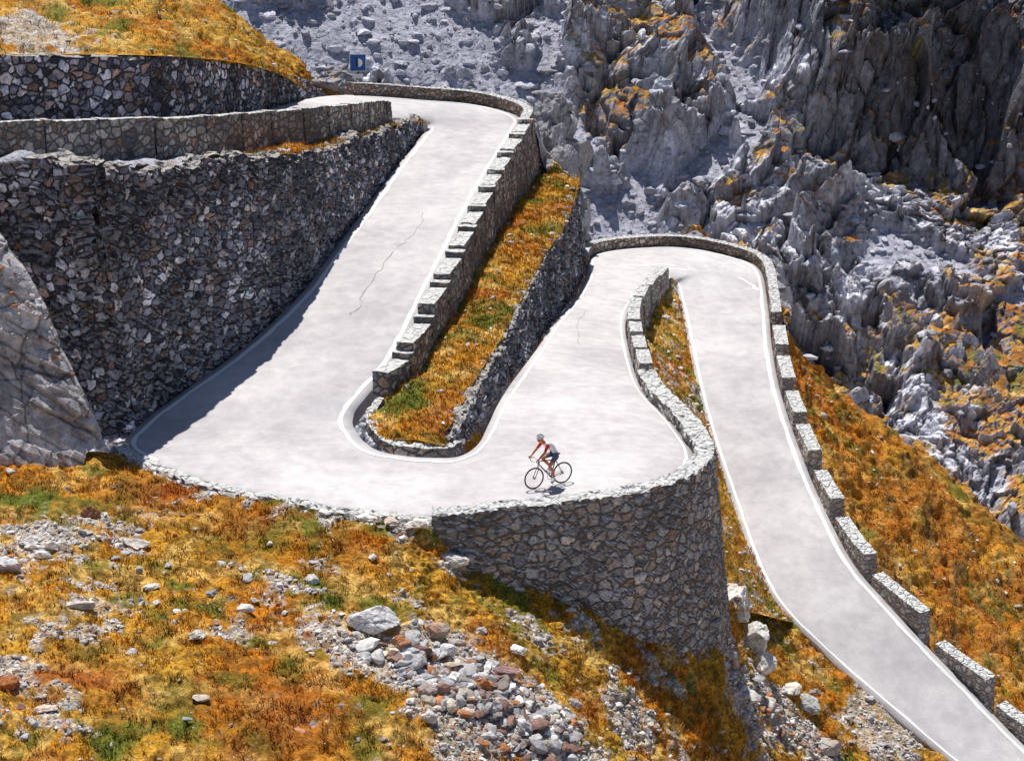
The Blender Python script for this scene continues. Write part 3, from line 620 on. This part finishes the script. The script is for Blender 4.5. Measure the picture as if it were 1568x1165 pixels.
# ---------------------------------------------------------------- bicycle and cyclist
SCL=.98
fr=hit(rb,821,748); re=hit(rb,858,740); hd=fr-re; hd[2]=0; yaw=math.atan2(hd[1],hd[0]); mid=(fr+re)/2
org=mid-np.array([math.cos(yaw),math.sin(yaw),0])*.09*SCL
bike=bpy.data.objects.new('bicycle',None); link(bike); bike.location=org; bike.rotation_euler=(0,0,yaw); bike.scale=(SCL,)*3
M_fr=plain('frame_paint',(.03,.03,.035),.3); M_tyre=plain('tyre_rubber',(.015,.015,.015),.8); M_rim=plain('rim_alloy',(.12,.12,.13),.3,.7); M_bar=plain('bar_tape',(.7,.7,.7),.7)
RA=(-.41,0,.34);FA=(.59,0,.34);BB=(0,0,.28)
for nm,c in (('rear_wheel',RA),('front_wheel',FA)):
    ang=np.linspace(0,2*math.pi,49)[:-1]
    tube(nm+'_tyre',[(c[0]+.327*math.cos(a),0,c[2]+.327*math.sin(a)) for a in ang],.014,M_tyre,parent=bike,closed=True)
    tube(nm+'_rim',[(c[0]+.305*math.cos(a),0,c[2]+.305*math.sin(a)) for a in ang],.013,M_rim,parent=bike,closed=True)
    tube(nm+'_hub',[(c[0],-.05,c[2]),(c[0],.05,c[2])],.02,M_rim,parent=bike)
    for k in range(18):
        a=k*math.pi/9; tube(nm+'_spoke_%d'%k,[(c[0]+.02*math.cos(a),.03*(-1)**k,c[2]+.02*math.sin(a)),(c[0]+.3*math.cos(a+.1),0,c[2]+.3*math.sin(a+.1))],.002,M_rim,parent=bike)
for nm,pts,r in (('seat_tube',[BB,(-.17,0,.86)],.017),('top_tube',[(-.155,0,.81),(.405,0,.85)],.016),('down_tube',[BB,(.43,0,.76)],.021),('head_tube',[(.44,0,.72),(.40,0,.89)],.021),
  ('seat_post',[(-.17,0,.86),(-.195,0,.96)],.013),('stem',[(.40,0,.90),(.49,0,.93)],.015),
  ('fork_l',[(.445,.02,.72),(.47,.055,.62),(.59,.055,.34)],.011),('fork_r',[(.445,-.02,.72),(.47,-.055,.62),(.59,-.055,.34)],.011),
  ('chain_stay_l',[(0,.03,.28),(-.41,.06,.34)],.009),('chain_stay_r',[(0,-.03,.28),(-.41,-.06,.34)],.009),('seat_stay_l',[(-.15,.015,.8),(-.41,.06,.34)],.007),('seat_stay_r',[(-.15,-.015,.8),(-.41,-.06,.34)],.007),
  ('crank_l',[(0,.07,.28),(.02,.08,.11)],.011),('crank_r',[(0,-.07,.28),(-.02,-.08,.45)],.011),('pedal_l',[(.02,.08,.11),(.02,.17,.11)],.014),('pedal_r',[(-.02,-.08,.45),(-.02,-.17,.45)],.014),('bottom_bracket',[(0,-.07,.28),(0,.07,.28)],.02)):
    tube(nm,pts,r,M_fr,parent=bike)
tube('handlebar',[(.45,-.21,.78),(.55,-.21,.80),(.60,-.21,.87),(.57,-.21,.93),(.49,-.19,.94),(.49,0,.935),(.49,.19,.94),(.57,.21,.93),(.60,.21,.87),(.55,.21,.80),(.45,.21,.78)],.014,M_bar,parent=bike)
for s_ in (-1,1): tube('brake_hood',[(.56,.21*s_,.935),(.62,.21*s_,.97),(.64,.21*s_,.91)],.016,M_black,parent=bike)
tube('chainring',[(.1*math.cos(a),-.055,.28+.1*math.sin(a)) for a in np.linspace(0,6.1,24)],.006,M_rim,parent=bike,closed=True)
tube('chain',[(.0,-.055,.38),(-.41,-.055,.375),(-.445,-.055,.34),(-.41,-.055,.305),(0,-.055,.18)],.005,M_black,parent=bike)
def sad(bm):
    bmesh.ops.create_uvsphere(bm,u_segments=16,v_segments=8,radius=1,matrix=Matrix.Translation((-.19,0,.975))@Matrix.Diagonal((.14,.065,.028,1)))
    for v in bm.verts:
        if v.co.x>-.17: v.co.y*=.4
bmobj('saddle',sad,M_black,bike,True)
tube('water_bottle',[(.06,0,.37),(.16,0,.5)],.034,M_swh,parent=bike)
rider=bpy.data.objects.new('cyclist',None); link(rider); rider.location=org; rider.rotation_euler=(0,0,yaw); rider.scale=(SCL,)*3
M_skin=plain('skin',(.64,.25,.13),.55); M_jer=plain('jersey_navy',(.03,.035,.09),.7); M_jw=plain('jersey_white',(.82,.82,.84),.7); M_redc=plain('sleeve_red',(.72,.04,.025),.7)
M_sho=plain('shorts_grey',(.13,.14,.22),.7); M_shoe=plain('shoe_white',(.8,.8,.8),.5); M_hel=plain('helmet_white',(.82,.82,.82),.3)
V=[];E=[];Rr=[]
def add(p,r,par=None):
    V.append(p);Rr.append(r)
    if par is not None:E.append((par,len(V)-1))
    return len(V)-1
pel=add((-.18,0,1.03),(.15,.12)); sp1=add((-.07,0,1.17),(.135,.115),pel); sp2=add((.07,0,1.30),(.15,.12),sp1); ch=add((.18,0,1.385),(.155,.11),sp2); nk=add((.27,0,1.44),(.06,.06),ch); hb=add((.32,0,1.49),(.058,.058),nk)
for s_ in (-1,1):
    sh=add((.215,.165*s_,1.385),(.062,.062),ch); el=add((.36,.235*s_,1.17),(.045,.045),sh); mfa=add((.46,.225*s_,1.09),(.038,.038),el); wr=add((.55,.21*s_,1.0),(.028,.028),mfa); pm=add((.595,.21*s_,.975),(.036,.024),wr)
    hip=add((-.16,.10*s_,.98),(.105,.10),pel)
    if s_==1: kn=(.13,.12,.66);an=(-.04,.13,.24);toe=(.09,.135,.15);cf=(.02,.125,.53)
    else: kn=(.25,-.12,.88);an=(-.06,-.13,.56);toe=(.06,-.135,.50);cf=(.12,-.125,.76)
    th=add(tuple((np.array(V[hip])*.5+np.array(kn)*.5)+[0,0,.01]),(.085,.08),hip)
    k_=add(kn,(.058,.055),th); c_=add(cf,(.055,.052),k_); a_=add(an,(.035,.035),c_); he=add((an[0]-.02,an[1],an[2]-.05),(.036,.036),a_); t_=add(toe,(.038,.028),he)
me=bpy.data.meshes.new('body'); me.from_pydata(V,E,[]); ob=link(bpy.data.objects.new('body_tmp',me))
md=ob.modifiers.new('s','SKIN'); sv=me.skin_vertices[0].data
for i,r in enumerate(Rr): sv[i].radius=r; sv[i].use_root=(i==0)
md2=ob.modifiers.new('d','SUBSURF'); md2.levels=2;md2.render_levels=2
bpy.context.view_layer.update()
bme=bpy.data.meshes.new_from_object(ob.evaluated_get(bpy.context.evaluated_depsgraph_get())); bpy.data.objects.remove(ob)
bme.materials.clear()
for m in (M_jer,M_jw,M_redc,M_sho,M_skin,M_shoe): bme.materials.append(m)
Va=np.array(V); bone=[(Va[a],Va[b]) for a,b in E]
def lab(c):
    best=9;bi=0;bt=0
    for i,(a,b) in enumerate(bone):
        ab=b-a; tt_=min(1,max(0,np.dot(c-a,ab)/np.dot(ab,ab))); d=np.linalg.norm(c-a-ab*tt_)
        if d<best: best=d;bi=i;bt=tt_
    return bi,bt
for p in bme.polygons:
    c=np.array(p.center); bi,bt=lab(c); p.use_smooth=True
    if bi<=3:
        m=0 if bi>0 else (0 if bt>.5 else 3)
        if abs(c[1])>.06 and bi in (0,1,2) and bt+bi>.4: m=1
        if bi==3: m=4 if bt>.7 else 1
    elif bi==4: m=4
    else:
        k=(bi-5)%12
        m={0:1,1:2 if bt<.8 else 4,2:4,3:4,4:4,5:3,6:3,7:3 if bt<.3 else 4,8:4,9:4 if bt<.75 else 1,10:5,11:5}[k]
    p.material_index=m
bo=link(bpy.data.objects.new('body',bme)); bo.parent=rider
for s_ in (-1,1):
    for k,L in enumerate((.06,.068,.062,.05)):
        b0=(.60+.014*(1.5-k),.225*s_,.985); tube('finger_%d'%k,[b0,(b0[0]+.02,.235*s_,b0[2]-.012),(b0[0]+.022,.222*s_,b0[2]-.6*L),(b0[0]+.008,.205*s_,b0[2]-.68*L)],.0085,M_skin,parent=rider)
    tube('thumb',[(.57,.20*s_,.985),(.60,.185*s_,.975),(.615,.19*s_,.955)],.010,M_skin,parent=rider)
def head(bm):
    bmesh.ops.create_uvsphere(bm,u_segments=28,v_segments=20,radius=1)
    for v in bm.verts:
        x,y,z=v.co
        if z<0: y*=1+.28*z; x*=1+.10*z
        if x>.5: x+=.22*math.exp(-((y/.14)**2+((z+.12)/.18)**2))
        if x>.4: x-=.08*math.exp(-(((abs(y)-.35)/.16)**2+((z-.08)/.12)**2))
        if x>.4: x+=.05*math.exp(-((y/.25)**2+((z+.5)/.07)**2))
        v.co=(x*.098,y*.076,z*.118)
H=bpy.data.objects.new('head_pivot',None); link(H); H.parent=rider; H.location=(.375,0,1.545); H.rotation_euler=(0,math.radians(12),0)
bmobj('head',head,M_skin,H,True)
for s_ in (-1,1):
    bmobj('ear',lambda bm:bmesh.ops.create_uvsphere(bm,u_segments=10,v_segments=8,radius=1,matrix=Matrix.Translation((-.005,.077*s_,-.01))@Matrix.Diagonal((.018,.01,.03,1))),M_skin,H,True)
    bmobj('sunglasses_lens',lambda bm:bmesh.ops.create_uvsphere(bm,u_segments=12,v_segments=8,radius=1,matrix=Matrix.Translation((.082,.033*s_,.012))@Matrix.Diagonal((.014,.032,.019,1))),M_black,H,True)
bmobj('mouth',lambda bm:bmesh.ops.create_uvsphere(bm,u_segments=10,v_segments=6,radius=1,matrix=Matrix.Translation((.088,0,-.06))@Matrix.Diagonal((.006,.022,.005,1))),M_redc,H,True)
def hel(bm):
    bmesh.ops.create_uvsphere(bm,u_segments=28,v_segments=16,radius=1)
    bmesh.ops.delete(bm,geom=[v for v in bm.verts if v.co.z<-.12],context='VERTS')
    for v in bm.verts:
        x,y,z=v.co; rr=1+.05*math.cos(math.atan2(y,z+.3)*9)
        v.co=(x*.138-.014,y*.098*rr,z*.105*rr+.045)
    bmesh.ops.solidify(bm,geom=bm.faces[:],thickness=.012)
bmobj('helmet',hel,M_hel,H,True)
for yy_ in (-.04,0,.04): tube('helmet_vent',[(.085,yy_,.122),(.03,yy_,.15),(-.05,yy_,.148),(-.10,yy_,.12)],.008,M_black,parent=H)
# ---------------------------------------------------------------- camera and light
cd=bpy.data.cameras.new('camera'); cam=link(bpy.data.objects.new('camera',cd)); cam.location=(0,0,CZ); cam.rotation_euler=(math.pi/2-PIT,0,0)
cd.sensor_width=36; cd.lens=36*F/1568; cd.clip_end=3000; scene.camera=cam
az=math.radians(-22); el=math.radians(66)
sd=Vector((math.sin(az)*math.cos(el),math.cos(az)*math.cos(el),math.sin(el)))
sl=bpy.data.lights.new('sun','SUN'); sl.energy=5; sl.angle=math.radians(.5); sl.color=(1,.965,.91); so=link(bpy.data.objects.new('sun',sl)); so.rotation_euler=sd.to_track_quat('Z','Y').to_euler(); so.location=(0,0,60)
w=bpy.data.worlds.new('World'); scene.world=w; w.use_nodes=True; nt=w.node_tree
sk=nt.nodes.new('ShaderNodeTexSky'); sk.sky_type='NISHITA'; sk.sun_disc=False; sk.sun_elevation=el; sk.sun_rotation=az; sk.altitude=2500
bg=nt.nodes['Background']; bg.inputs[1].default_value=.08; nt.links.new(sk.outputs[0],bg.inputs[0])
scene.view_settings.view_transform='Standard'; scene.view_settings.look='None'; scene.view_settings.exposure=0
